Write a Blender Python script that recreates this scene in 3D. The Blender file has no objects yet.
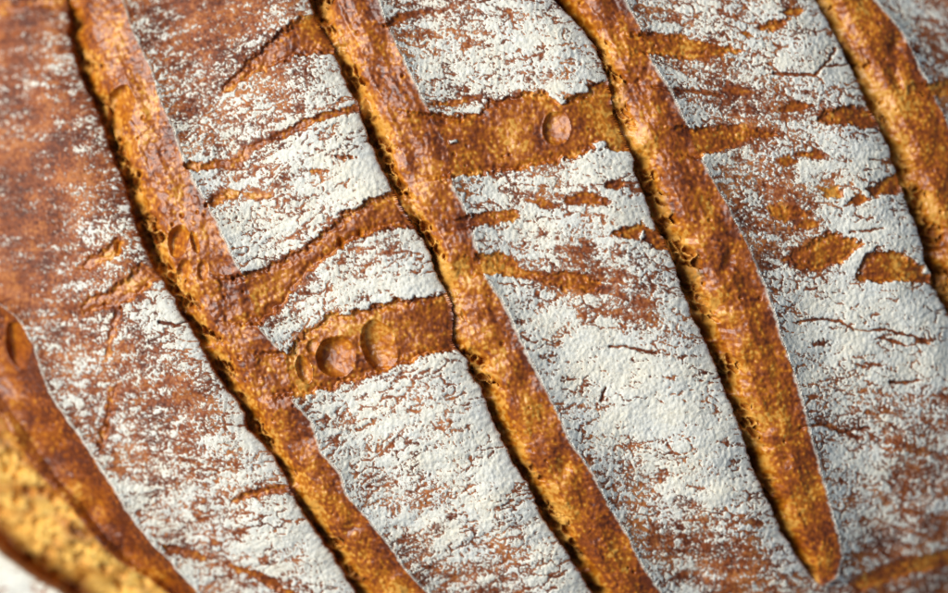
import bpy, math, time
import numpy as np
from mathutils import Vector

# ------------------------------------------------------------------ scale
# The loaf is laid out in plan units of 0.2 mm: U runs right, V runs towards the viewer.
MM = 0.0002
DCAM = 2000.0            # lens to loaf top, plan units (0.4 m)
CU, CV = 474.0, 296.5    # point of the plan the camera stands over
AU, AV = 505.0, 262.0    # top of the loaf
LA, LB, LH = 860.0, 690.0, 450.0   # loaf half length, half width, height
BASE = -40.0

scene = bpy.context.scene
col = scene.collection

# ------------------------------------------------------------------ camera
cam_d = bpy.data.cameras.new("camera")
cam = bpy.data.objects.new("camera", cam_d)
col.objects.link(cam)
cam.location = (0, 0, (LH + DCAM) * MM)
cam.rotation_euler = (0, 0, 0)
cam_d.sensor_width = 36.0
cam_d.lens = 36.0 * DCAM / 948.0
cam_d.clip_start = 0.02
cam_d.clip_end = 20.0
cam_d.dof.use_dof = True
cam_d.dof.focus_distance = (DCAM + 14) * MM
cam_d.dof.aperture_fstop = 2.9
scene.camera = cam

# ------------------------------------------------------------------ world and lamps
w = bpy.data.worlds.new("World")
scene.world = w
w.use_nodes = True
bg = w.node_tree.nodes["Background"]
bg.inputs[0].default_value = (0.36, 0.62, 1.0, 1)
bg.inputs[1].default_value = 0.20

def area(name, loc, target, sx, sy, power, colr):
    d = bpy.data.lights.new(name, 'AREA')
    d.shape = 'RECTANGLE'; d.size = sx; d.size_y = sy
    d.energy = power; d.color = colr
    o = bpy.data.objects.new(name, d); col.objects.link(o)
    o.location = loc
    o.rotation_euler = (Vector(target) - Vector(loc)).to_track_quat('-Z', 'Y').to_euler()
    return o
area("window_light", (-1.92, 0.45, 1.66), (0, 0, 0.08), 1.8, 1.9, 110.0, (1.0, 0.98, 0.93))

scene.view_settings.view_transform = 'Standard'
scene.view_settings.look = 'None'
scene.view_settings.exposure = 0.0
scene.view_settings.gamma = 1.0
scene.render.engine = 'CYCLES'

# ------------------------------------------------------------------ noise
_rng = np.random.default_rng(7)
_ang = _rng.random((256, 256)).astype(np.float32) * 6.2831853
GX, GY = np.cos(_ang), np.sin(_ang)
WX = _rng.random((256, 256)).astype(np.float32)
WY = _rng.random((256, 256)).astype(np.float32)
WR = _rng.random((256, 256)).astype(np.float32)

def perlin(x, y, seed=0):
    x = np.asarray(x, np.float32) + seed * 17.37 + 900.0
    y = np.asarray(y, np.float32) + seed * 9.91 + 900.0
    xf = np.floor(x); yf = np.floor(y)
    ix = xf.astype(np.int32) & 255; iy = yf.astype(np.int32) & 255
    fx = x - xf; fy = y - yf
    jx = (ix + 1) & 255; jy = (iy + 1) & 255
    u = fx * fx * fx * (fx * (fx * 6 - 15) + 10)
    v = fy * fy * fy * (fy * (fy * 6 - 15) + 10)
    a = GX[iy, ix] * fx + GY[iy, ix] * fy
    b = GX[iy, jx] * (fx - 1) + GY[iy, jx] * fy
    c = GX[jy, ix] * fx + GY[jy, ix] * (fy - 1)
    d = GX[jy, jx] * (fx - 1) + GY[jy, jx] * (fy - 1)
    return (a + (b - a) * u) * (1 - v) + (c + (d - c) * u) * v

def worley(x, y, seed=0, jit=1.0):
    """nearest and second feature distance and the cell's random number"""
    x = np.asarray(x, np.float32) + seed * 13.7 + 900.0
    y = np.asarray(y, np.float32) + seed * 7.3 + 900.0
    xf = np.floor(x); yf = np.floor(y)
    ix = xf.astype(np.int32); iy = yf.astype(np.int32)
    f1 = np.full(x.shape, 9.0, np.float32); f2 = f1.copy(); r = np.zeros_like(f1)
    for dy in (-1, 0, 1):
        for dx in (-1, 0, 1):
            a = (iy + dy) & 255; b = (ix + dx) & 255
            px = xf + dx + 0.5 + (WX[a, b] - 0.5) * jit - x
            py = yf + dy + 0.5 + (WY[a, b] - 0.5) * jit - y
            d = np.sqrt(px * px + py * py)
            near = d < f1
            f2 = np.where(near, f1, np.minimum(f2, d))
            r = np.where(near, WR[a, b], r)
            f1 = np.where(near, d, f1)
    return f1, f2, r

def sstep(a, b, x):
    t = np.clip((x - a) / (b - a), 0, 1)
    return t * t * (3 - 2 * t)

# ------------------------------------------------------------------ loaf body
def radius(u, v):
    return np.sqrt(((u - AU) / LA) ** 2 + ((v - AV) / LB) ** 2)

def dome(u, v):
    r = np.clip(radius(u, v), 0, 1)
    return LH * np.clip(1 - r ** 2.2, 0, 1) ** (1 / 2.2)

def plan(pts):
    """where a mark seen from above the loaf lies on its curved top"""
    p = np.array(pts, float)
    q = p.copy()
    c = np.array([CU, CV])
    for _ in range(12):
        drop = LH - dome(q[:, 0], q[:, 1])
        q = c + (p - c) * ((DCAM + drop) / DCAM)[:, None]
    return q

# ------------------------------------------------------------------ layout: scoring cuts
CUTS = [
 dict(L=[(-330,240),(-200,380),(-100,470),(-40,520),(0,554),(27,575),(58,593),(100,622),(190,690)],
      B=[(-200,235),(-60,340),(0,414),(24,455),(55,493),(92,534),(116,561),(151,584),(190,612),(260,690)],
      R=[(-170,200),(-40,290),(0,303),(18,317),(35,346),(50,392),(72,424),(92,452),(116,489),(137,523),(154,544),(175,565),(200,593),(232,622),(300,690)],
      depth=42, wide=True),
 dict(L=[(30,-120),(62,-20),(66,0),(67,20),(66,34),(81,81),(96,115),(113,162),(126,199),(136,236),(154,270),(177,307),(204,353),(223,388),(237,402),(247,431),(271,455),(286,482),(295,503),(316,534),(340,571),(353,593),(372,620),(420,690)],
      R=[(85,-120),(117,-20),(123,0),(135,37),(150,67),(162,104),(175,131),(185,162),(202,195),(216,218),(232,256),(244,275),(251,300),(258,325),(283,353),(290,378),(293,402),(312,421),(321,452),(341,472),(346,493),(381,534),(405,568),(427,592),(450,620),(500,690)],
      depth=27),
 dict(L=[(280,-120),(306,-20),(309,0),(314,20),(331,44),(338,67),(355,101),(365,131),(378,165),(395,197),(410,224),(425,243),(439,282),(449,297),(452,322),(452,345),(464,358),(474,381),(481,390),(494,424),(506,452),(528,486),(542,520),(570,558),(590,592),(606,620),(650,690)],
      R=[(325,-120),(370,-20),(378,0),(388,27),(409,71),(427,108),(446,142),(454,189),(462,202),(472,229),(483,275),(502,300),(524,346),(546,390),(570,441),(594,476),(611,510),(628,537),(638,558),(660,592),(680,620),(730,690)],
      depth=27),
 dict(L=[(480,-120),(542,-20),(554,0),(578,24),(595,47),(608,81),(612,115),(629,148),(635,175),(645,196),(653,222),(671,257),(683,293),(694,321),(710,352),(724,390),(738,424),(751,465),(768,503),(786,541),(806,571),(819,583),(822,586)],
      R=[(575,-120),(617,-20),(625,0),(639,27),(652,64),(669,88),(686,125),(700,159),(718,190),(746,243),(767,293),(781,339),(800,392),(810,434),(825,489),(834,523),(842,554),(836,577),(826,584),(822,586)],
      depth=29),
 dict(L=[(750,-120),(806,-20),(815,0),(832,30),(848,61),(867,105),(889,148),(896,175),(903,195),(918,232),(930,282),(948,314),(985,400),(1040,520),(1080,690)],
      R=[(800,-120),(858,-20),(874,0),(902,34),(923,78),(948,128),(980,195),(1015,290),(1060,400),(1110,520),(1150,690)],
      depth=27),
]
VV = np.arange(-260, 860, 1.0)

def edge(pts, k=7):
    q = plan(pts)
    o = np.argsort(q[:, 1])
    e = np.interp(VV, q[o, 1], q[o, 0])
    d0 = (q[o[1], 0] - q[o[0], 0]) / max(q[o[1], 1] - q[o[0], 1], 1)
    lo = VV < q[o[0], 1]
    e[lo] = q[o[0], 0] + (VV[lo] - q[o[0], 1]) * 0.5
    hi = VV > q[o[-1], 1]
    e[hi] = q[o[-1], 0] + (VV[hi] - q[o[-1], 1]) * 0.5
    ker = np.hanning(k + 2)[1:-1]; ker /= ker.sum()
    return np.convolve(np.pad(e, k // 2, mode='edge'), ker, mode='valid'), q[o[-1], 1]

for i, c in enumerate(CUTS):
    c['l'], c['vend'] = edge(c['L'])
    c['r'], _ = edge(c['R'], 5)
    c['l'] = c['l'] - 3.0 + perlin(VV / 13, VV * 0, 30 + i) * 4.0 + perlin(VV / 5, VV * 0, 40 + i) * 1.8
    c['r'] = c['r'] + perlin(VV / 16, VV * 0, 50 + i) * 1.6
    if c.get('wide'):
        c['b'], _ = edge(c['B'], 11)
        c['b'] = c['b'] + perlin(VV / 14, VV * 0, 60) * 5

# ------------------------------------------------------------------ layout: cross tears
# outline, depth, label, (kept flakes are in FLAKES)
TEARS = [
 ([(313,15),(300,17),(287,26),(264,44),(240,70),(222,84),(222,92),(250,77),(274,67),(297,57),(320,53),(334,56),(345,40)], 7, 'wedge tear tapering left out of the second cut near its top'),
 ([(360,102),(340,108),(324,113),(297,122),(277,131),(250,144),(230,158),(210,161),(186,164),(189,171),(216,169),(240,166),(252,152),(277,139),(300,130),(326,119),(362,110)], 4, 'long thin tear crossing the dusted panel below the wedge tear'),
 ([(218,278),(244,274),(265,266),(283,258),(301,249),(326,228),(354,207),(389,191),(402,196),(416,228),(400,228),(379,231),(354,240),(322,261),(301,282),(288,300),(262,324),(224,326)], 8, 'broad curved tear joining first and second cuts above the blistered tear'),
 ([(254,352),(287,353),(301,335),(318,322),(333,313),(364,309),(400,299),(443,294),(474,300),(480,345),(456,350),(421,358),(382,373),(364,379),(326,390),(298,396),(264,400)], 9, 'tear with two big burst bubbles between first and second cuts'),
 ([(396,112),(432,113),(446,117),(458,114),(480,112),(488,99),(521,93),(548,91),(556,97),(566,99),(574,92),(588,92),(590,84),(610,80),(640,84),(652,148),(622,152),(595,148),(571,159),(527,169),(490,173),(460,178),(420,180)], 8, 'widest flat tear bridging the second and third cuts'),
 ([(612,33),(655,34),(676,35),(700,39),(717,44),(740,51),(728,54),(717,58),(700,59),(679,57),(645,54),(616,54)], 6, 'pointed tear opening from the third cut beside its upper end'),
 ([(652,127),(700,127),(727,127),(747,125),(765,130),(780,135),(757,140),(734,146),(716,152),(700,158),(664,158)], 6, 'pointed tear opening from the third cut level with the widest tear'),
 ([(815,121),(825,111),(852,106),(869,110),(884,126),(866,127),(848,125),(828,125)], 5, 'short tear meeting the fourth cut above the paired tears'),
 ([(779,110),(790,103),(800,101),(812,105),(800,111),(788,112)], 3, 'small thin tear left of the short tear by the fourth cut'),
 ([(866,190),(880,181),(893,174),(908,184),(890,196),(873,197)], 5, 'corner tear cut off by the fourth cut'),
 ([(786,259),(797,250),(806,243),(827,232),(848,237),(866,243),(858,251),(845,261),(833,268),(820,271),(805,268),(792,265)], 7, 'larger of the paired tears beside the fourth cut'),
 ([(855,277),(860,262),(868,252),(880,248),(900,255),(915,261),(928,270),(938,284),(915,284),(902,282),(885,284),(863,282)], 7, 'paired tear that runs into the fourth cut'),
 ([(767,206),(785,203),(800,207),(813,213),(800,217),(785,221),(774,214)], 5, 'small oval tear above the paired tears'),
 ([(795,222),(808,219),(820,223),(808,229),(797,228)], 3, 'tiny tear between the small oval tear and the paired tears'),
 ([(755,26),(772,22),(788,19),(786,26),(772,31),(760,29)], 4, 'small dark tear high between third and fourth cuts'),
 ([(779,12),(792,8),(803,9),(798,14),(786,15)], 3, 'smallest tear at the top between third and fourth cuts'),
 ([(738,32),(748,33),(756,38),(746,37)], 3, 'sliver of a tear right of the pointed upper tear'),
 ([(444,221),(480,215),(499,209),(515,211),(527,215),(515,219),(499,223),(474,228),(447,231)], 5, 'tongue shaped tear leaving the second cut'),
 ([(527,200),(545,199),(562,205),(550,209),(536,206)], 3, 'thin tear right of the tongue shaped tear'),
 ([(564,196),(585,194),(602,198),(616,201),(598,204),(580,205),(566,202)], 3, 'thin tear pointing at the third cut'),
 ([(602,186),(615,181),(630,182),(618,188),(608,189)], 3, 'slim tear under the widest tear near the third cut'),
 ([(452,257),(490,255),(506,254),(524,270),(545,273),(566,272),(590,276),(606,286),(596,291),(577,292),(562,288),(550,286),(534,280),(512,275),(488,274),(458,274)], 6, 'ragged long tear starting at the second cut'),
 ([(612,233),(625,227),(637,222),(650,227),(660,238),(676,252),(660,250),(648,244),(634,238),(622,237)], 5, 'forked tear torn back from the third cut'),
 ([(380,26),(388,22),(400,15),(412,10),(430,8),(443,11),(430,12),(412,15),(402,21),(388,28)], 3, 'thin curved tear at the top of the second cut'),
 ([(433,103),(448,101),(466,96),(482,96),(470,101),(452,107),(440,108)], 3, 'thin tear just above the widest tear'),
 ([(76,268),(88,259),(104,248),(117,239),(124,243),(122,251),(110,260),(95,267),(82,271)], 4, 'tear with a small hole on the barely dusted left panel'),
 ([(82,301),(97,293),(113,289),(130,275),(140,262),(160,276),(150,284),(142,294),(128,300),(119,306),(104,309),(90,314),(80,320)], 4, 'shallow tear forking down beside the first cut'),
 ([(117,305),(124,304),(118,325),(112,345),(108,362),(103,362),(107,340),(112,322)], 3, 'upright tear hanging below the shallow forked tear'),
 ([(110,388),(118,384),(116,400),(110,425),(105,448),(99,452),(100,430),(104,408)], 5, 'upright tear with a lifted edge near the open cut'),
 ([(230,502),(244,494),(262,489),(280,484),(292,490),(292,496),(276,492),(258,498),(242,499)], 4, 'short orange tear running into the lower first cut'),
 ([(226,562),(244,567),(262,574),(280,584),(300,596),(294,600),(274,590),(254,579),(234,571)], 3, 'thin orange tear across the lowest corner of the panel'),
 ([(160,544),(176,546),(195,552),(213,557),(205,561),(186,557),(168,552)], 3, 'thin tear above the end of the open cut'),
 ([(848,585),(870,572),(895,562),(925,556),(965,545),(975,562),(940,568),(910,574),(880,584),(862,592)], 4, 'dark shallow tear below the tip of the third cut'),
 ([(902,86),(938,82),(960,80),(970,92),(950,96),(908,95)], 5, 'tear leaving the right side of the fourth cut'),
 ([(240,192),(255,194),(275,193),(268,198),(250,199)], 2.5, 'fine crack opening above the broad curved tear'),
 ([(226,190),(240,191),(238,196),(220,202),(204,206),(210,199)], 3, 'fine tear at the first cut above the broad curved tear'),
 ([(300,170),(314,169),(327,171),(312,173)], 2.5, 'fine crack in the thick flour beside the second cut'),
 ([(328,155),(345,155),(363,157),(345,160)], 2.5, 'fine crack just under the long thin tear'),
 ([(-60,22),(-20,18),(10,15),(35,10),(60,6),(74,2),(74,-12),(60,-8),(30,0),(0,4),(-60,8)], 4, 'golden tear across the corner above the first cut'),
 ([(820,188),(832,187),(846,191),(842,198),(828,197)], 3, 'small tear above the larger paired tear'),
 ([(845,196),(858,193),(870,199),(860,205),(848,203)], 3, 'small tear next to the corner tear'),
 ([(776,160),(788,156),(797,161),(786,166)], 2.5, 'tiny tear below the pointed third cut tear'),
 ([(797,153),(812,150),(828,155),(812,160)], 2.5, 'small tear between third and fourth cuts'),
 ([(722,90),(735,86),(752,92),(738,96)], 2.5, 'faint tear right of the widest tear'),
]
# flakes of floured skin bridging or hanging into tears
FLAKES = [
 ([(842,268),(850,256),(858,248),(868,244),(874,247),(864,254),(862,262),(856,272),(848,276)]),
 ([(843,199),(850,193),(858,196),(852,199),(848,202)]),
 ([(458,110),(478,104),(482,110),(470,113)]),
 ([(546,92),(552,90),(560,98),(566,100),(562,104),(552,98)]),
 ([(592,143),(604,141),(607,147),(597,150)]),
 ([(568,90),(584,88),(588,92),(575,94)]),
 ([(638,237),(644,230),(645,237),(641,242)]),
 ([(449,141),(458,139),(459,143),(450,144)]),
 ([(922,268),(931,266),(930,274),(922,274)]),
]
# burst bubbles: u, v, half width, half height, turn, depth, label
BUBBLES = [
 (336,357,20,21,0.2,13,'round deep burst bubble'),
 (379,346,17,27,-0.25,11,'long oval burst bubble'),
 (304,369,8,15,-0.25,7,'narrow dark burst bubble'),
 (313,347,6.5,8,0.2,4,'small burst bubble'),
 (557,128,14,17,0.1,6.5,'oval burst bubble in the widest tear'),
 (178,241,11,17,0.35,11,'deep teardrop burst bubble'),
 (184,270,8,11,0.5,6,'small burst bubble under the teardrop one'),
 (204,271,6,10,0.0,4,'shallow pale burst bubble'),
 (120,107,16,22,0.3,13,'deep burst bubble high in the first cut'),
 (126,149,7,8,0.0,7,'round pit high in the first cut'),
 (108,125,6,9,0.1,9,'dark pit beside the deep bubble high in the first cut'),
 (196,243,4,12,-0.3,5,'slit beside the teardrop bubble'),
 (341,242,4.5,5.5,-0.3,6,'small hole in the broad curved tear'),
 (361,233,4,4,0,5,'smaller hole in the broad curved tear'),
 (118,247,4,6,0.1,6,'hole in the left panel tear'),
 (376,70,16,14,0.6,5,'shallow hollow in the second cut'),
 (564,467,8,12,-0.3,6,'hollow in the lower second cut'),
 (18,345,15,24,-0.1,12,'large hollow in the open cut'),
 (783,462,9,8,0,4,'hollow in the lower third cut'),
 (780,504,8,6,0,5,'dark hollow in the lower third cut'),
 (352,527,9,10,0.4,5,'hollow in the lower first cut'),
 (895,45,9,14,0.4,7,'dark hollow in the fourth cut'),
 (896,78,9,16,-0.3,6,'long hollow in the fourth cut'),
 (727,264,8,14,0.3,6,'hollow in the middle of the third cut'),
]
CRACKS = [
 [(798,323),(811,320),(824,319),(840,321),(855,330),(870,331),(885,329),(897,333),(910,335),(928,344)],
 [(880,338),(892,341),(905,345)], [(774,73),(794,75),(814,75),(822,67),(829,60),(834,48)],
 [(826,66),(845,64)], [(870,159),(880,160),(890,163)], [(850,232),(866,231),(883,228)], [(606,388),(604,394),(601,401)],
 [(652,87),(672,90),(700,92),(722,95)], [(610,347),(624,346),(640,350),(655,353)], [(800,428),(820,424),(840,431),(860,438)],
 [(848,431),(870,428)], [(890,382),(905,383),(918,380)], [(160,322),(176,326),(190,316)],
]

# ------------------------------------------------------------------ layout: how thick the flour lies (0 bare to 9 solid), about 6 mm cells
FLOUR = """
324.4533 465..776 878..777 7877..86
25..5543 6....667 8988..77 7888..76
355..665 6678.788 8778...7 57888..7
433..556 7778..67 8888..77 54667..5
3445..77 68888... ......77 657888.7
3224..87 78889... 98889..8 757889..
3444..87 76899..7 87778... 5657897.
22475..8 8888...9 888888.. 5567899.
44466..8 877.668. 877578.. .556898.
136637.. ..67899. 9875467. .7788987
254678.. 678899.. 9887747. ..889998
.657578. .76....9 .8899978 ..899998
.556656. ..878889 .8899998 ..788889
.6765446 .7888878 .8778999 8.777776
.4776757 ..878888 ..889999 8..77766
..876667 77.88888 9...7788 88.78856
...88777 7...7678 98..7688 98..7746
....8767 88..8888 88...776 777.7766
....8677 888..678 777..755 5578.556
9....786 7888..66 6788..76 4556.455
"""
def flour_grid():
    rows = [r for r in FLOUR.strip().splitlines()]
    g = np.full((20, 32), -1.0)
    for j, r in enumerate(rows):
        r = r.replace(' ', '')
        for i, ch in enumerate(r):
            if ch != '.':
                g[j, i] = float(ch)
    known = g >= 0
    f = np.where(known, g, 6.0)
    for _ in range(200):
        p = np.pad(f, 1, mode='edge')
        m = (p[:-2, 1:-1] + p[2:, 1:-1] + p[1:-1, :-2] + p[1:-1, 2:]) / 4
        f = np.where(known, g, m)
    return f

# ------------------------------------------------------------------ the grid: a fine field over the loaf top, rings down its sides
STEP = 1.01
gu = np.arange(-78, 1030, STEP); gv = np.arange(-66, 664, STEP)
NU, NV = len(gu), len(gv)
U, V = np.meshgrid(gu, gv)
core_n = NU * NV
per = np.concatenate([np.arange(0, NU - 1), (np.arange(0, NV - 1) * NU + NU - 1),
                      (NV - 1) * NU + np.arange(NU - 1, 0, -1), np.arange(NV - 1, 0, -1) * NU])
bu, bv = U.ravel()[per], V.ravel()[per]
ang = np.arctan2((bv - AV) / LB, (bu - AU) / LA)
r0 = radius(bu, bv)
K = 22
ringU, ringV, under = [], [], []
for k in range(1, K + 1):
    f = math.sin(k / K * math.pi / 2)
    rr = r0 + (0.9995 - r0) * f
    ringU.append(AU + LA * rr * np.cos(ang)); ringV.append(AV + LB * rr * np.sin(ang)); under.append(np.zeros(len(per)))
for rr, z in ((0.995, -18), (0.97, -34), (0.93, BASE), (0.5, BASE), (0.01, BASE)):
    ringU.append(AU + LA * rr * np.cos(ang)); ringV.append(AV + LB * rr * np.sin(ang)); under.append(np.full(len(per), z))
u = np.concatenate([U.ravel()] + ringU).astype(np.float32)
v = np.concatenate([V.ravel()] + ringV).astype(np.float32)
und = np.concatenate([np.zeros(core_n)] + under).astype(np.float32)
N = len(u)
ii = np.arange(core_n).reshape(NV, NU)
# winding: V runs to -Y, so this order faces up
q_core = np.stack([ii[:-1, :-1], ii[1:, :-1], ii[1:, 1:], ii[:-1, 1:]], -1).reshape(-1, 4)
rings = [per] + [core_n + k * len(per) + np.arange(len(per)) for k in range(len(ringU))]
q_s = [np.stack([a, np.roll(a, -1), np.roll(b, -1), b], -1) for a, b in zip(rings[:-1], rings[1:])]
quads = np.concatenate([q_core] + [q[:, ::1] for q in q_s])

rad = radius(u, v)
z0 = dome(u, v).astype(np.float32)
z0 = np.where(und < 0, und, z0)
away = sstep(0.80, 1.0, rad)                       # fine relief dies out down the sides

# ------------------------------------------------------------------ cuts
cut_id = np.full(N, -1, np.int32)
s_par = np.zeros(N, np.float32)
wid = np.ones(N, np.float32)
dR = np.full(N, 900.0, np.float32)                 # distance right of a cut's lifted edge
dL = np.full(N, 900.0, np.float32)                 # distance left of a cut's deep edge
panel = np.zeros(N, np.int32)
COS = 0.88
for i, c in enumerate(CUTS):
    l = np.interp(v, VV, c['l']).astype(np.float32); r = np.interp(v, VV, c['r']).astype(np.float32)
    open_ = (v < c['vend']) if i == 3 else np.ones(N, bool)
    wdt = np.maximum(r - l, 0.5)
    ins = (u >= l) & (u <= r) & open_
    cut_id[ins] = i
    s_par[ins] = ((u - l) / wdt)[ins]
    wid[ins] = wdt[ins]
    a = (u - r) * COS; a = np.where((a >= 0) & open_, a, 900); dR = np.minimum(dR, a)
    a = (l - u) * COS; a = np.where((a >= 0) & open_, a, 900); dL = np.minimum(dL, a)
    panel += (u > 0.5 * (l + r)).astype(np.int32)
    if c.get('wide'):
        sb = np.interp(v, VV, c['b']).astype(np.float32)
        sB = (sb - l) / wdt

tab = np.linspace(0, 1, 400)
prof = np.interp(tab, [0, .02, .055, .11, .18, .28, .45, .66, .85, 1.0],
                      [-.22, -.74, -1.0, -.90, -.54, -.20, 0.06, 0.12, 0.04, 0.0])
ker = np.hanning(13); ker /= ker.sum()
prof = np.convolve(np.pad(prof, 6, mode='edge'), ker, mode='valid')
incut = cut_id >= 0
zc = np.zeros(N, np.float32)
dep = np.zeros(N, np.float32)
for i, c in enumerate(CUTS):
    m = cut_id == i
    d = c['depth'] * np.clip(wid[m] / 62.0, 0.15, 1.15) * (1 + 0.45 * perlin(v[m] / 60, v[m] * 0, 70 + i))
    dep[m] = d
    if c.get('wide'):
        s, b = s_par[m], np.clip(sB[m], 0.2, 0.8)
        lo = np.interp(s / b, [0, .05, .12, .5, .85, .97, 1.0], [-.5, -1.1, -1.15, -.72, -.42, -.30, -.12])
        hi = np.interp((s - b) / (1 - b), [0, .06, .2, .5, .8, 1.0], [-.10, -.14, -.30, -.24, -.08, 0.0])
        zc[m] = d * np.where(s < b, lo, hi)
    else:
        g = np.clip(0.8 + 0.9 * perlin(v[m] / 26, v[m] * 0, 110 + i) + 0.5 * perlin(v[m] / 9, v[m] * 0, 120 + i), 0.3, 1.15)
        zz = np.interp(s_par[m], tab, prof)
        zc[m] = d * np.where(s_par[m] < 0.28, zz * (g + (1 - g) * sstep(0.1, 0.28, s_par[m])), zz)
# crumb: torn porous seam low in each cut
seam_w = 0.29 + 0.16 * perlin(v / 22, cut_id * 3.1, 5) + 0.10 * perlin(v / 8, cut_id * 5.3, 6)
seam = np.where(incut, sstep(0.06, 0.11, s_par) * (1 - sstep(seam_w - 0.05, seam_w + 0.05, s_par)), 0)
gate = sstep(-0.12, 0.16, perlin(v / 30, cut_id * 7.7, 8) - 0.06 + 0.22 * np.exp(-((v - 250) / 130) ** 2))
seam = seam * gate
m0 = cut_id == 0
seam = np.where(m0, sstep(0.0, 0.06, s_par) * (1 - sstep(sB - 0.05, sB, s_par)), seam).astype(np.float32)

# ------------------------------------------------------------------ panels between cuts
zp = 7.0 * np.exp(-dR / 12) - 3.5 * np.exp(-((dR - 42) / 26) ** 2) + 3.5 * np.exp(-((dL - 34) / 24) ** 2) - 5.0 * np.exp(-dL / 5.0)
slope = np.choose(np.clip(panel, 0, 5), [0.3, -0.02, -0.36, 0.10, 0.16, 0.42])
va = v - slope * (u - 474)
streak = perlin(u / 95, va / 11, 3) + 0.6 * perlin(u / 40, va / 6, 4)
swell = 3.0 * perlin(u / 70, v / 55, 1) + 2.0 * perlin(u / 30, v / 22, 2) + 0.9 * streak
zh = (np.where(incut, zc, zp) + swell).astype(np.float32)

# ------------------------------------------------------------------ tears
def poly_sd(pts, x, y):
    """signed distance, positive inside"""
    p = plan(pts)
    best = np.full(x.shape, 1e9); inside = np.zeros(x.shape, bool)
    for (x0, y0), (x1, y1) in zip(p, np.roll(p, -1, 0)):
        ex, ey = x1 - x0, y1 - y0
        t = np.clip(((x - x0) * ex + (y - y0) * ey) / (ex * ex + ey * ey + 1e-9), 0, 1)
        best = np.minimum(best, np.hypot(x - x0 - t * ex, y - y0 - t * ey))
        cr = ((y0 > y) != (y1 > y)) & (x < (x1 - x0) * (y - y0) / (y1 - y0 + 1e-12) + x0)
        inside ^= cr
    return np.where(inside, best, -best)

wob = 4.2 * perlin(u / 13, v / 10, 11) + 3.0 * perlin(u / 4.5, v / 4.5, 12) + 1.5 * perlin(u / 2.2, v / 2.2, 13)
tear_id = np.full(N, -1, np.int32)
tq = np.full(N, -50.0, np.float32)                 # distance inside the nearest tear
ztear = np.zeros(N, np.float32)
for i, (pts, d, lab) in enumerate(TEARS):
    p = plan(pts); x0, y0 = p.min(0) - 10; x1, y1 = p.max(0) + 10
    m = np.where((u > x0) & (u < x1) & (v > y0) & (v < y1) & (und >= 0))[0]
    if not len(m): continue
    thin = min(1.0, 0.4 + d / 10)
    q = poly_sd(pts, u[m], v[m]) + 1.35 * wob[m] * thin
    d *= 0.55
    zt = -d * sstep(-1.0, 3.2, q) + 0.5 * d * sstep(2.5, 10, q)
    better = q > tq[m]
    tq[m] = np.where(better, q, tq[m])
    ztear[m] = np.where(better, zt, ztear[m])
    tear_id[m] = np.where(better & (q > 0) & ~incut[m], i, tear_id[m])
flake = np.full(N, -50.0, np.float32)
for pts in FLAKES:
    p = plan(pts); x0, y0 = p.min(0) - 8; x1, y1 = p.max(0) + 8
    m = np.where((u > x0) & (u < x1) & (v > y0) & (v < y1))[0]
    flake[m] = np.maximum(flake[m], poly_sd(pts, u[m], v[m]) + 0.6 * wob[m])
fl = sstep(-1.0, 1.5, flake)
ztear = ztear * (1 - fl)
tear = np.where(incut, 0, sstep(-1.2, 1.6, tq) * (1 - fl)).astype(np.float32)
# where a tear runs out into the lifted edge of a cut the edge is torn down with it
ear = np.where(incut, 7.0 * np.exp(-(1 - s_par) * wid * COS / 12), 0)
mouth = np.where(incut, sstep(-13.0, 5.0, tq), 0)
join = np.where(incut, sstep(0.55, 1.0, s_par), 0)
zh = np.where(incut, swell + zc * (1 - 0.62 * mouth * (1 - join)) + ear * (1 - 0.55 * sstep(-0.8, 0.8, tq)) + join * ztear, swell + (zh - swell) * (1 - 0.55 * tear) + ztear)
seam = seam * (1 - 0.5 * mouth)

# ------------------------------------------------------------------ bare, shiny skin in cuts and tears
bare = np.maximum(incut.astype(np.float32), tear)
f1, f2, cr = worley(u / 5.2, v / 5.2, 21)
bub = np.clip(1 - f1 / 0.55, 0, 1) * (cr > 0.45)
skin = 1.25 * perlin(u / 9, v / 10, 22) + 1.1 * perlin(u / 4.6, v / 5.2, 23) + 0.6 * perlin(u / 2.6, v / 2.6, 24) + 0.9 * bub
big = 3.2 * perlin(u / 24, v / 30, 25)
along = perlin((u - 0.5 * v) / 6.0, v / 34, 26)
edgef = np.where(incut, sstep(0.0, 0.16, 1 - s_par), 0)
zskin = 0.58 * skin + big * np.where(incut, edgef, 0.12) + 0.7 * along * edgef
zh += zskin * bare * (1 - 0.5 * seam)
# pores in the seam
f1, f2, pr = worley((u - 0.45 * v) / 8.0 + 0.8 * perlin(u / 11, v / 11, 27), v / 10.0 + 0.35 * perlin(u / 6, v / 6, 28), 29)
g1, g2, pr2 = worley(u / 4.2, v / 4.6, 33)
pore = sstep(0.05, 0.34, f2 - f1) * (pr > 0.18)
pore2 = sstep(0.05, 0.35, g2 - g1) * (pr2 > 0.35)
w1, w2, wr = worley(u / 15 + 0.3 * perlin(u / 9, v / 9, 97), v / 15 + 0.3 * perlin(u / 9, v / 9, 98), 99)
hole = np.clip(1 - w1 / (0.25 + 0.35 * wr), 0, 1) ** 0.6 * (wr > 0.35)
y1, y2, yr = worley(u / 7 + 0.3 * perlin(u / 5, v / 5, 102), v / 7 + 0.3 * perlin(u / 5, v / 5, 103), 104)
hole2 = np.clip(1 - y1 / 0.4, 0, 1) ** 0.7 * (yr > 0.55)
zh += np.where(m0, seam * (4 * perlin(u / 20, v / 16, 105) - 13 * hole * wr - 2.0 * hole2 * sstep(0, 0.2, perlin(u / 30, v / 30, 106))), 0)
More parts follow.
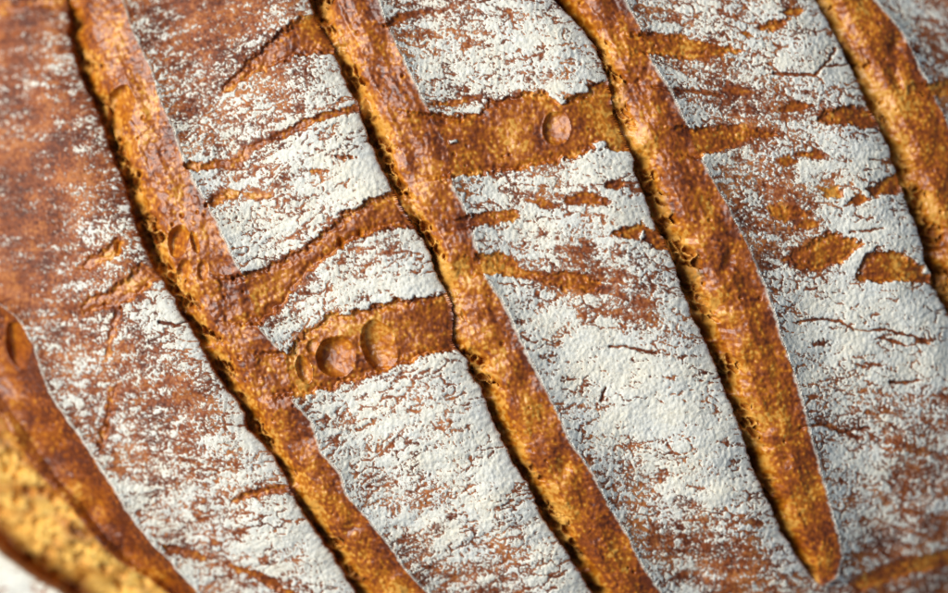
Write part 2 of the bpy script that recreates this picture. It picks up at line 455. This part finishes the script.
zh -= seam * np.where(m0, 0.8 * pore + 1.0 * pore2 * sstep(-0.1, 0.2, perlin(u / 22, v / 22, 101)), 13.0 * pore + 2.2 * pore2) * np.where(m0, 1, np.clip(dep / 26, 0, 1))
# scattered pinholes in the skin
h1, h2, hr = worley(u / 19, v / 21, 35)
pin = np.clip(1 - h1 / (0.06 + 0.10 * hr), 0, 1) * (hr > 0.35)

# ------------------------------------------------------------------ burst bubbles
bub_id = np.full(N, -1, np.int32)
bowl = np.zeros(N, np.float32)
for i, (cu, cv, rx, ry, rot, d, lab) in enumerate(BUBBLES):
    c2 = plan([(cu, cv)])[0]
    R2 = max(rx, ry) * 1.7
    m = np.where((abs(u - c2[0]) < R2) & (abs(v - c2[1]) < R2) & (und >= 0))[0]
    x = u[m] - c2[0]; y = v[m] - c2[1]
    ca, sa = math.cos(rot), math.sin(rot)
    xx = (x * ca + y * sa) / rx; yy = (-x * sa + y * ca) / ry
    r = np.sqrt(xx * xx + yy * yy) + (0.13 if i < 5 else 0.26) * perlin(u[m] / 12, v[m] / 15, 37)
    r = np.maximum(r, 0)
    inn = sstep(1.12, 0.82, r)
    if i in (15, 16, 18, 19, 20, 21, 22, 23): d = d * 0.62
    floor_ = -1.25 * d * np.clip(1 - r ** 3.0, 0, 1) ** 0.7 * (0.60 - 0.54 * np.clip(xx, -1, 1))
    soft = i in (15, 16, 18, 19, 20, 21, 22, 23)
    if soft: floor_ = -1.5 * d * np.exp(-1.9 * r * r); inn = inn * 0.3
    rim = 0.6 * np.exp(-((r - 1.04) / 0.09) ** 2)
    # the bowl cuts to its own depth below the local mean level
    zh[m] = zh[m] - zskin[m] * bare[m] * inn * 0.05 + floor_ + rim * min(1, d / 8) * (1 if i < 5 else 0 if soft else 0.3)
    bowl[m] = np.maximum(bowl[m], inn * (0 if soft else 1))
    bub_id[m] = np.where(r < 1.0, i, bub_id[m])

zh -= 3.5 * sstep(0, 0.9, pin) * bare * (1 - bowl) * sstep(0.05, 0.3, perlin(u / 45, v / 45, 36))

# ------------------------------------------------------------------ flour
G = flour_grid()
gx = np.clip((u - 0) / 29.625 - 0.5, 0, 30.999); gy = np.clip((v - 0) / 29.65 - 0.5, 0, 18.999)
# undo the small parallax between plan and grid layout
k_ = DCAM / (DCAM + LH - np.where(und < 0, 0, z0))
gx = np.clip(((u - CU) * k_ + CU) / 29.625 - 0.5, 0, 30.999); gy = np.clip(((v - CV) * k_ + CV) / 29.65 - 0.5, 0, 18.999)
gx = np.clip(gx + 0.35 * perlin(u / 28, v / 20, 41), 0, 30.999); gy = np.clip(gy + 0.35 * perlin(u / 28, v / 20, 42), 0, 18.999)
ix, iy = gx.astype(int), gy.astype(int); fx, fy = gx - ix, gy - iy
dens = (G[iy, ix] * (1 - fx) + G[iy, ix + 1] * fx) * (1 - fy) + (G[iy + 1, ix] * (1 - fx) + G[iy + 1, ix + 1] * fx) * fy
ppf = np.interp(dens, [0, 1, 2, 3, 4, 5, 6, 7, 8, 9], [-3.0, -2.0, -1.4, -0.9, -0.4, 0.08, 0.6, 1.2, 2.05, 3.3]).astype(np.float32)
c1, c2_, crr = worley(u / 4.4 + 0.3 * perlin(u / 5, v / 5, 43), v / 5.0 + 0.3 * perlin(u / 5, v / 5, 44), 45)
cell = np.clip(c2_ - c1, 0, 0.9)
nz = (0.5 * perlin(u / 2.3, v / 2.3, 50) + 1.1 * perlin(u / 3.1, v / 3.0, 46) + 0.8 * perlin(u / 6.0, v / 4.8, 47) + 0.65 * perlin(u / 17, va / 7, 48)
      + 0.85 * perlin(u / 52, va / 10, 49) + 0.7 * (cell - 0.35) + 0.4 * (crr - 0.5))
nz = nz / nz.std()
t = 0.8 * nz + ppf
# the dried flour skin is crazed into grains: thin gaps along grain borders, some closed
b1, b2, _b = worley(u / 4.9 + 0.5 * perlin(u / 6, v / 6, 81), v / 4.3 + 0.5 * perlin(u / 6, v / 6, 82), 83)
t += 1.1 * (_b - 0.45) - 1.9 * np.exp(-((b2 - b1) / 0.15) ** 2) * sstep(-0.25, 0.2, perlin(u / 20, v / 14, 84) + 0.08)
# fine cracks
k1, k2, _k = worley(u / 24 + 0.45 * perlin(u / 12, v / 12, 91) + 0.15 * perlin(u / 4, v / 4, 93), va / 11 + 0.45 * perlin(u / 12, v / 12, 92) + 0.15 * perlin(u / 4, v / 4, 94), 95)
hair = np.exp(-((k2 - k1) / 0.085) ** 2) * sstep(-0.12, 0.2, perlin(u / 34, v / 26, 96) + 0.03)
t -= 3.4 * hair
ck = np.abs(perlin(u / 42, va / 13, 51) + 0.10 * perlin(u / 7, v / 7, 52))
ckg = sstep(0.05, 0.25, perlin(u / 60, v / 45, 53))
t -= 2.6 * (1 - sstep(0.006, 0.028, ck)) * ckg
ck2 = np.abs(perlin(u / 12, v / 10, 54) + 0.15 * perlin(u / 4, v / 4, 55))
t -= 1.5 * (1 - sstep(0.01, 0.06, ck2)) * sstep(0.0, 0.25, perlin(u / 70, v / 60, 56))
for pts in CRACKS:
    p = plan(pts); x0, y0 = p.min(0) - 6; x1, y1 = p.max(0) + 6
    m = np.where((u > x0) & (u < x1) & (v > y0) & (v < y1))[0]
    best = np.full(len(m), 1e9)
    x = u[m] + 2.0 * perlin(u[m] / 6, v[m] / 6, 57); y = v[m] + 2.0 * perlin(u[m] / 6, v[m] / 6, 58)
    for (a0, b0), (a1, b1) in zip(p[:-1], p[1:]):
        ex, ey = a1 - a0, b1 - b0
        tt = np.clip(((x - a0) * ex + (y - b0) * ey) / (ex * ex + ey * ey), 0, 1)
        best = np.minimum(best, np.hypot(x - a0 - tt * ex, y - b0 - tt * ey))
    k = np.exp(-(best / 1.3) ** 2)
    t[m] -= 5.0 * k
    zh[m] -= 3.0 * k
rimw = 0.8 + 3.2 * perlin(v / 9, u / 9, 85)
t = t + 0.5 * np.exp(-dR / 4) + 0.9 * np.exp(-dL / 11) * sstep(2.5, 5, dens)
rim_in = np.where(incut, (1 - s_par) * wid, 99) 
rag = 0.7 + 2.2 * perlin(v / 7, u / 60, 86) + 1.6 * perlin(v / 2.6, u / 9, 87) + 1.2 * perlin(v / 40, u / 200, 88)
rag = rag + np.clip(dens - 6.5, -3, 1) * 0.7 - 6 * sstep(-6, 0, tq)
rimdust = np.where(incut, sstep(1.6, -1.6, rim_in - rag), np.where(dR < 12, sstep(2.6, 0.0, dR - 0.4 * rag), 0)) * (1 - sstep(-6, 0, tq))
t = np.where(incut, -4.0, t - 8.0 * sstep(-3.0, 6.0, tq) * (1 - fl))
t = np.where(fl > 0.3, np.maximum(t, 1.2 * flake), t)
t = np.where(incut, t, np.minimum(t, 1.0 * dL - 0.1))
near_tear = sstep(-6.0, 0.0, tq)
t = np.where((fl > 0.3) & incut, 1.2 * flake - 0.3, t)
t = np.where(und < 0, -4, t).astype(np.float32)

# crust under the flour
zcr = 0.7 * perlin(u / 5, v / 5, 61) + 0.5 * perlin(u / 2.6, v / 2.6, 62)
zh += zcr * (1 - bare)
zh = zh * (1 - 0.6 * away)

# ------------------------------------------------------------------ points in space
e = 1.0
nx = -(dome(u + e, v) - dome(u - e, v)) / (2 * e); ny = -(dome(u, v + e) - dome(u, v - e)) / (2 * e)
k = sstep(0.74, 0.93, rad)
nx = np.where(und < 0, 0, np.clip(nx, -6, 6) * k); ny = np.where(und < 0, 0, np.clip(ny, -6, 6) * k)
ln = np.sqrt(nx * nx + ny * ny + 1)
nx, ny, nzv = nx / ln, ny / ln, 1 / ln
zh = np.where(und < 0, 0, zh)
s_px = np.where(incut, s_par * wid, 99)
lip = 4.2 * np.where(incut, np.clip(1 - s_px / 2.6, 0, 1), np.exp(-(dL / 5.0) ** 1.5))
lip = (lip * (1 - 0.9 * tear) * (1 - away)).astype(np.float32)
def to_world(h):
    return np.stack([(u + lip + nx * h - CU) * MM, -(v + ny * h - CV) * MM, (z0 + nzv * h) * MM], -1).astype(np.float32)
P = to_world(zh)

lump1, l2, lr = worley((u * 0.94 + v * 0.34) / 4.3, (v * 0.94 - u * 0.34) / 6.4, 63)
lump = 1.0 - np.clip(lump1, 0, 1.0)
tp = np.clip(t, 0, 3)
th = np.where(t > 0, 0.55 * (1 - np.exp(-0.9 * tp)) + np.clip(tp / 2.0, 0, 1) * (0.75 * (lump - 0.35) + 0.5 * perlin(u / 2.8, v / 3.2, 64) + 0.25 * (lr - 0.5)), 1.2 * t)
th = np.where(t > 0, np.maximum(th, 0.15 * np.clip(tp, 0, 1)), th)
PF = to_world(zh + th)

# material map: R bare skin, G crumb, B thin dust, A browning plus painted shade on the cuts' left wall
crumb_c = np.clip(np.where(m0, seam * sstep(0.05, 0.25, s_par / np.maximum(sB, 0.1)) * (0.7 + 1.3 * perlin(u / 34, v / 22, 71)), seam * np.where(cut_id == 4, 0.2, 0.4) * (1 - 0.6 * pore)), 0, 1)
dust = np.clip(sstep(-0.8, 0.15, t), 0, 1) * (1 - bare) * 0.34
dust = np.maximum(dust, 0.7 * rimdust)
bake_shade = 0.50 + 0.72 * perlin(u / 38, v / 46, 72) + 0.4 * perlin(u / 13, v / 15, 73) + 0.5 * perlin(u / 3.6, v / 4.4, 74)
bake_shade += np.where(incut, 0.5 * sstep(0.10, 0.02, s_par) + 0.35 * sstep(0.7, 1.0, s_par) - 0.30 * sstep(0.45, 0.2, s_par), 0)  # first term paints the shade of the deep left wall into the browning
bake_shade = np.where(m0, bake_shade + 0.07 * perlin(u / 30, v / 30, 111) + 0.06, bake_shade)
bake_shade += (0.32 * streak + 0.45 * perlin(u / 2.4, v / 2.4, 112) + 0.25 * perlin(u / 6, va / 3, 113)) * (1 - bare)
bake_shade -= 0.45 * bub * bare
bake_shade = bake_shade * (1 - 0.4 * bowl) + 0.02 * bowl
amap = np.stack([np.clip(bare, 0, 1), crumb_c, dust, np.clip(bake_shade, 0, 1)], -1).astype(np.float32)

# ------------------------------------------------------------------ materials
def nodes(name):
    m = bpy.data.materials.new(name); m.use_nodes = True
    nt = m.node_tree
    return m, nt, nt.nodes["Principled BSDF"]
def new(nt, typ, **kw):
    n = nt.nodes.new(typ)
    for k_, val in kw.items(): setattr(n, k_, val)
    return n
def ramp(nt, src, stops):
    r = new(nt, 'ShaderNodeValToRGB')
    while len(r.color_ramp.elements) < len(stops): r.color_ramp.elements.new(0.5)
    for el, (p, c) in zip(r.color_ramp.elements, stops): el.position = p; el.color = (*c, 1)
    nt.links.new(src, r.inputs[0]); return r.outputs[0]
def mix(nt, f, a, b):
    n = new(nt, 'ShaderNodeMix', data_type='RGBA')
    L = nt.links
    if isinstance(f, float): n.inputs[0].default_value = f
    else: L.new(f, n.inputs[0])
    for sck, val in ((n.inputs[6], a), (n.inputs[7], b)):
        if isinstance(val, tuple): sck.default_value = (*val, 1)
        else: L.new(val, sck)
    return n.outputs[2]

def crust_material():
    m, nt, b = nodes("baked_crust"); L = nt.links
    at = new(nt, 'ShaderNodeAttribute', attribute_name='crust_map')
    sep = new(nt, 'ShaderNodeSeparateColor'); L.new(at.outputs['Color'], sep.inputs[0])
    tc = new(nt, 'ShaderNodeTexCoord')
    n1 = new(nt, 'ShaderNodeTexNoise'); n1.inputs['Scale'].default_value = 900; n1.inputs['Detail'].default_value = 4
    L.new(tc.outputs['Object'], n1.inputs['Vector'])
    add = new(nt, 'ShaderNodeMath', operation='MULTIPLY_ADD'); L.new(n1.outputs[0], add.inputs[0]); add.inputs[1].default_value = 0.9
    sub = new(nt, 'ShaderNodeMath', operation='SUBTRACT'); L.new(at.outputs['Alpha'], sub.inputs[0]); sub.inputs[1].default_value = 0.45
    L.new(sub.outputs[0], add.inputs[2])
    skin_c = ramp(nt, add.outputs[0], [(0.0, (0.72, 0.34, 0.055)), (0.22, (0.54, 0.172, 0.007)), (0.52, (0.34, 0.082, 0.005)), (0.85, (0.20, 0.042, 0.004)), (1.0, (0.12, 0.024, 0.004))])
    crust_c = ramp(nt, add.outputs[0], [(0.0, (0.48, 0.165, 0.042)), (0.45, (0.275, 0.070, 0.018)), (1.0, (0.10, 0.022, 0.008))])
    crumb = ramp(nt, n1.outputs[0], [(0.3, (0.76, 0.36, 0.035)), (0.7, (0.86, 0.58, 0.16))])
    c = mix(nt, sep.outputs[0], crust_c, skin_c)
    c = mix(nt, sep.outputs[1], c, crumb)
    c = mix(nt, sep.outputs[2], c, (0.78, 0.72, 0.60))
    L.new(c, b.inputs['Base Color'])
    ro = new(nt, 'ShaderNodeMapRange'); L.new(sep.outputs[0], ro.inputs[0]); ro.inputs[3].default_value = 0.62; ro.inputs[4].default_value = 0.38
    ro2 = new(nt, 'ShaderNodeMath', operation='MULTIPLY_ADD'); L.new(sep.outputs[1], ro2.inputs[0]); ro2.inputs[1].default_value = 0.4; L.new(ro.outputs[0], ro2.inputs[2])
    ro3 = new(nt, 'ShaderNodeMath', operation='MULTIPLY_ADD'); L.new(sep.outputs[2], ro3.inputs[0]); ro3.inputs[1].default_value = 0.5; L.new(ro2.outputs[0], ro3.inputs[2])
    L.new(ro3.outputs[0], b.inputs['Roughness'])
    sp = new(nt, 'ShaderNodeMapRange'); L.new(sep.outputs[0], sp.inputs[0]); sp.inputs[3].default_value = 0.28; sp.inputs[4].default_value = 0.55
    L.new(sp.outputs[0], b.inputs['Specular IOR Level'])
    n2 = new(nt, 'ShaderNodeTexNoise'); n2.inputs['Scale'].default_value = 2200; n2.inputs['Detail'].default_value = 3
    L.new(tc.outputs['Object'], n2.inputs['Vector'])
    bm = new(nt, 'ShaderNodeBump'); bm.inputs['Strength'].default_value = 0.22; bm.inputs['Distance'].default_value = 0.00012
    L.new(n2.outputs[0], bm.inputs['Height']); L.new(bm.outputs[0], b.inputs['Normal'])
    return m

def flour_material():
    m, nt, b = nodes("flour"); L = nt.links
    tc = new(nt, 'ShaderNodeTexCoord')
    n1 = new(nt, 'ShaderNodeTexNoise'); n1.inputs['Scale'].default_value = 1800; n1.inputs['Detail'].default_value = 3
    L.new(tc.outputs['Object'], n1.inputs['Vector'])
    n3 = new(nt, 'ShaderNodeTexNoise'); n3.inputs['Scale'].default_value = 160; n3.inputs['Detail'].default_value = 3
    L.new(tc.outputs['Object'], n3.inputs['Vector'])
    c = ramp(nt, n1.outputs[0], [(0.25, (0.74, 0.69, 0.57)), (0.55, (0.88, 0.85, 0.76))])
    c2 = ramp(nt, n3.outputs[0], [(0.3, (1, 0.97, 0.90)), (0.7, (0.93, 0.95, 0.97))])
    mm = new(nt, 'ShaderNodeMix', data_type='RGBA', blend_type='MULTIPLY'); mm.inputs[0].default_value = 1
    L.new(c, mm.inputs[6]); L.new(c2, mm.inputs[7])
    # where the layer is thin, crust shows through between the grains
    at = new(nt, 'ShaderNodeAttribute', attribute_name='flour_depth')
    n5 = new(nt, 'ShaderNodeTexNoise'); n5.inputs['Scale'].default_value = 3300; n5.inputs['Detail'].default_value = 2; n5.inputs['Roughness'].default_value = 0.7
    L.new(tc.outputs['Object'], n5.inputs['Vector'])
    ma = new(nt, 'ShaderNodeMath', operation='MULTIPLY_ADD'); L.new(n5.outputs[0], ma.inputs[0]); ma.inputs[1].default_value = 7.0; L.new(at.outputs['Fac'], ma.inputs[2])
    mr = new(nt, 'ShaderNodeMapRange', interpolation_type='SMOOTHSTEP'); L.new(ma.outputs[0], mr.inputs[0]); mr.inputs[1].default_value = 2.9; mr.inputs[2].default_value = 4.5
    cc = mix(nt, mr.outputs[0], (0.24, 0.085, 0.032), mm.outputs[2])
    L.new(cc, b.inputs['Base Color'])
    b.inputs['Roughness'].default_value = 0.95
    b.inputs['Specular IOR Level'].default_value = 0.1
    bm = new(nt, 'ShaderNodeBump'); bm.inputs['Strength'].default_value = 0.5; bm.inputs['Distance'].default_value = 0.00015
    n4 = new(nt, 'ShaderNodeTexNoise'); n4.inputs['Scale'].default_value = 4200; n4.inputs['Detail'].default_value = 2
    L.new(tc.outputs['Object'], n4.inputs['Vector'])
    ad = new(nt, 'ShaderNodeMath', operation='ADD'); L.new(n1.outputs[0], ad.inputs[0]); L.new(n4.outputs[0], ad.inputs[1])
    L.new(ad.outputs[0], bm.inputs['Height']); L.new(bm.outputs[0], b.inputs['Normal'])
    return m

def wood_material():
    m, nt, b = nodes("oiled_wood"); L = nt.links
    tc = new(nt, 'ShaderNodeTexCoord')
    mp = new(nt, 'ShaderNodeMapping'); mp.inputs['Scale'].default_value = (2, 30, 30); L.new(tc.outputs['Object'], mp.inputs[0])
    n1 = new(nt, 'ShaderNodeTexNoise'); n1.inputs['Scale'].default_value = 4; n1.inputs['Detail'].default_value = 8; L.new(mp.outputs[0], n1.inputs['Vector'])
    L.new(ramp(nt, n1.outputs[0], [(0.3, (0.13, 0.07, 0.035)), (0.7, (0.28, 0.17, 0.09))]), b.inputs['Base Color'])
    b.inputs['Roughness'].default_value = 0.55
    return m
M_CRUST, M_FLOUR, M_WOOD = crust_material(), flour_material(), wood_material()

# ------------------------------------------------------------------ building the objects
def build(name, qd, pts, mat, parent=None, cmap=True, depth=None):
    ids, inv = np.unique(qd, return_inverse=True)
    inv = inv.reshape(-1).astype(np.int32)
    me = bpy.data.meshes.new(name)
    me.vertices.add(len(ids)); me.vertices.foreach_set('co', pts[ids].ravel())
    nq = len(qd)
    me.loops.add(nq * 4); me.loops.foreach_set('vertex_index', inv)
    me.polygons.add(nq)
    me.polygons.foreach_set('loop_start', np.arange(0, nq * 4, 4, dtype=np.int32))
    me.update(calc_edges=True)
    me.polygons.foreach_set('use_smooth', np.ones(nq, bool))
    if cmap:
        a = me.attributes.new('crust_map', 'FLOAT_COLOR', 'POINT')
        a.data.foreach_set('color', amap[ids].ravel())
    if depth is not None:
        a = me.attributes.new('flour_depth', 'FLOAT', 'POINT'); a.data.foreach_set('value', depth[ids].astype(np.float32))
    me.materials.append(mat)
    me.update()
    o = bpy.data.objects.new(name, me); col.objects.link(o)
    if parent is not None: o.parent = parent
    return o

loaf = bpy.data.objects.new("bread_loaf", None); col.objects.link(loaf)
loaf['label'] = 'scored sourdough bread loaf dusted with white flour, glossy amber cuts'
loaf['category'] = 'bread'

def vote(a):                                        # a face takes the label of its first corner
    return a[quads[:, 0]]
qc, qt, qb, qp, qs, qg = vote(cut_id), vote(tear_id), vote(bub_id), vote(panel), vote(s_par), vote(seam)
qsb = vote(np.where(m0, s_par < sB, s_par < np.clip(seam_w, 0.15, 0.5)))
qfl = vote(fl) > 0.5
qt = np.where((qc >= 0) | qfl, -1, qt)
panel_obs, cut_obs, tear_obs = {}, {}, {}
CUTLAB = ['widest open cut showing pale crumb under a lifted edge', 'first long cut, with several burst bubbles', 'second long cut, joined by tears on both sides',
          'third cut, ending in a closed tip', 'fourth cut, with dark hollows']
PANLAB = ['floured crust beyond the open cut', 'reddish barely dusted crust between the open cut and first cut', 'dusted crust between first and second cuts, crossed by tears',
          'thickly floured crust between second and third cuts', 'thickly floured crust with fine cracks between third and fourth cuts', 'crust beyond the fourth cut']
for i in range(6):
    m = (qp == i) & (qc < 0) & (qt < 0) & (qb < 0)
    o = build('crust_panel', quads[m], P, M_CRUST, loaf); o['label'] = PANLAB[i]; panel_obs[i] = o
for i in range(5):
    m = (qc == i) & (qb < 0) & ~qsb
    o = build('score_cut', quads[m], P, M_CRUST, loaf); o['label'] = CUTLAB[i]; cut_obs[i] = o
    m = (qc == i) & (qb < 0) & qsb
    if m.any(): build('crumb', quads[m], P, M_CRUST, o)
for i, (_, _, lab) in enumerate(TEARS):
    m = (qt == i) & (qb < 0)
    if m.sum() > 3:
        o = build('crust_tear', quads[m], P, M_CRUST, loaf); o['label'] = lab; tear_obs[i] = o
for i, bb in enumerate(BUBBLES):
    m = qb == i
    if m.sum() < 4: continue
    cs, ts = qc[m], qt[m]
    if (cs >= 0).mean() > 0.5: par = cut_obs[int(np.bincount(cs[cs >= 0]).argmax())]
    elif (ts >= 0).any() and int(np.bincount(ts[ts >= 0]).argmax()) in tear_obs: par = tear_obs[int(np.bincount(ts[ts >= 0]).argmax())]
    else: par = panel_obs[int(np.bincount(qp[m]).argmax())]
    o = build('burst_bubble', quads[m], P, M_CRUST, par); o['label'] = bb[6]
tq_ = t[quads]
fm = (tq_.max(1) > 0) & (und[quads[:, 0]] >= 0)
for i in range(6):
    m = fm & (qp == i)
    if m.any():
        o = build('flour_dusting', quads[m], PF, M_FLOUR, panel_obs[i], cmap=False, depth=t); o['kind'] = 'stuff'

# ------------------------------------------------------------------ the surface it rests on
def table():
    x, y, hh = 0.55, 0.45, 0.03
    top = BASE * MM
    vs = [(sx * x, sy * y, z) for z in (top - hh, top - 0.003) for sx, sy in ((-1, -1), (1, -1), (1, 1), (-1, 1))]
    vs += [(sx * (x - .003), sy * (y - .003), top) for sx, sy in ((-1, -1), (1, -1), (1, 1), (-1, 1))]
    fs = [(3, 2, 1, 0), (8, 9, 10, 11)]
    for b in (0, 4):
        for i in range(4):
            j = (i + 1) % 4
            fs.append((b + i, b + j, b + 4 + j, b + 4 + i))
    me = bpy.data.meshes.new('table_top'); me.from_pydata(vs, [], fs); me.materials.append(M_WOOD)
    o = bpy.data.objects.new('table_top', me); col.objects.link(o)
    o['kind'] = 'structure'; o['label'] = 'dark oiled wooden table top under the loaf'
table()
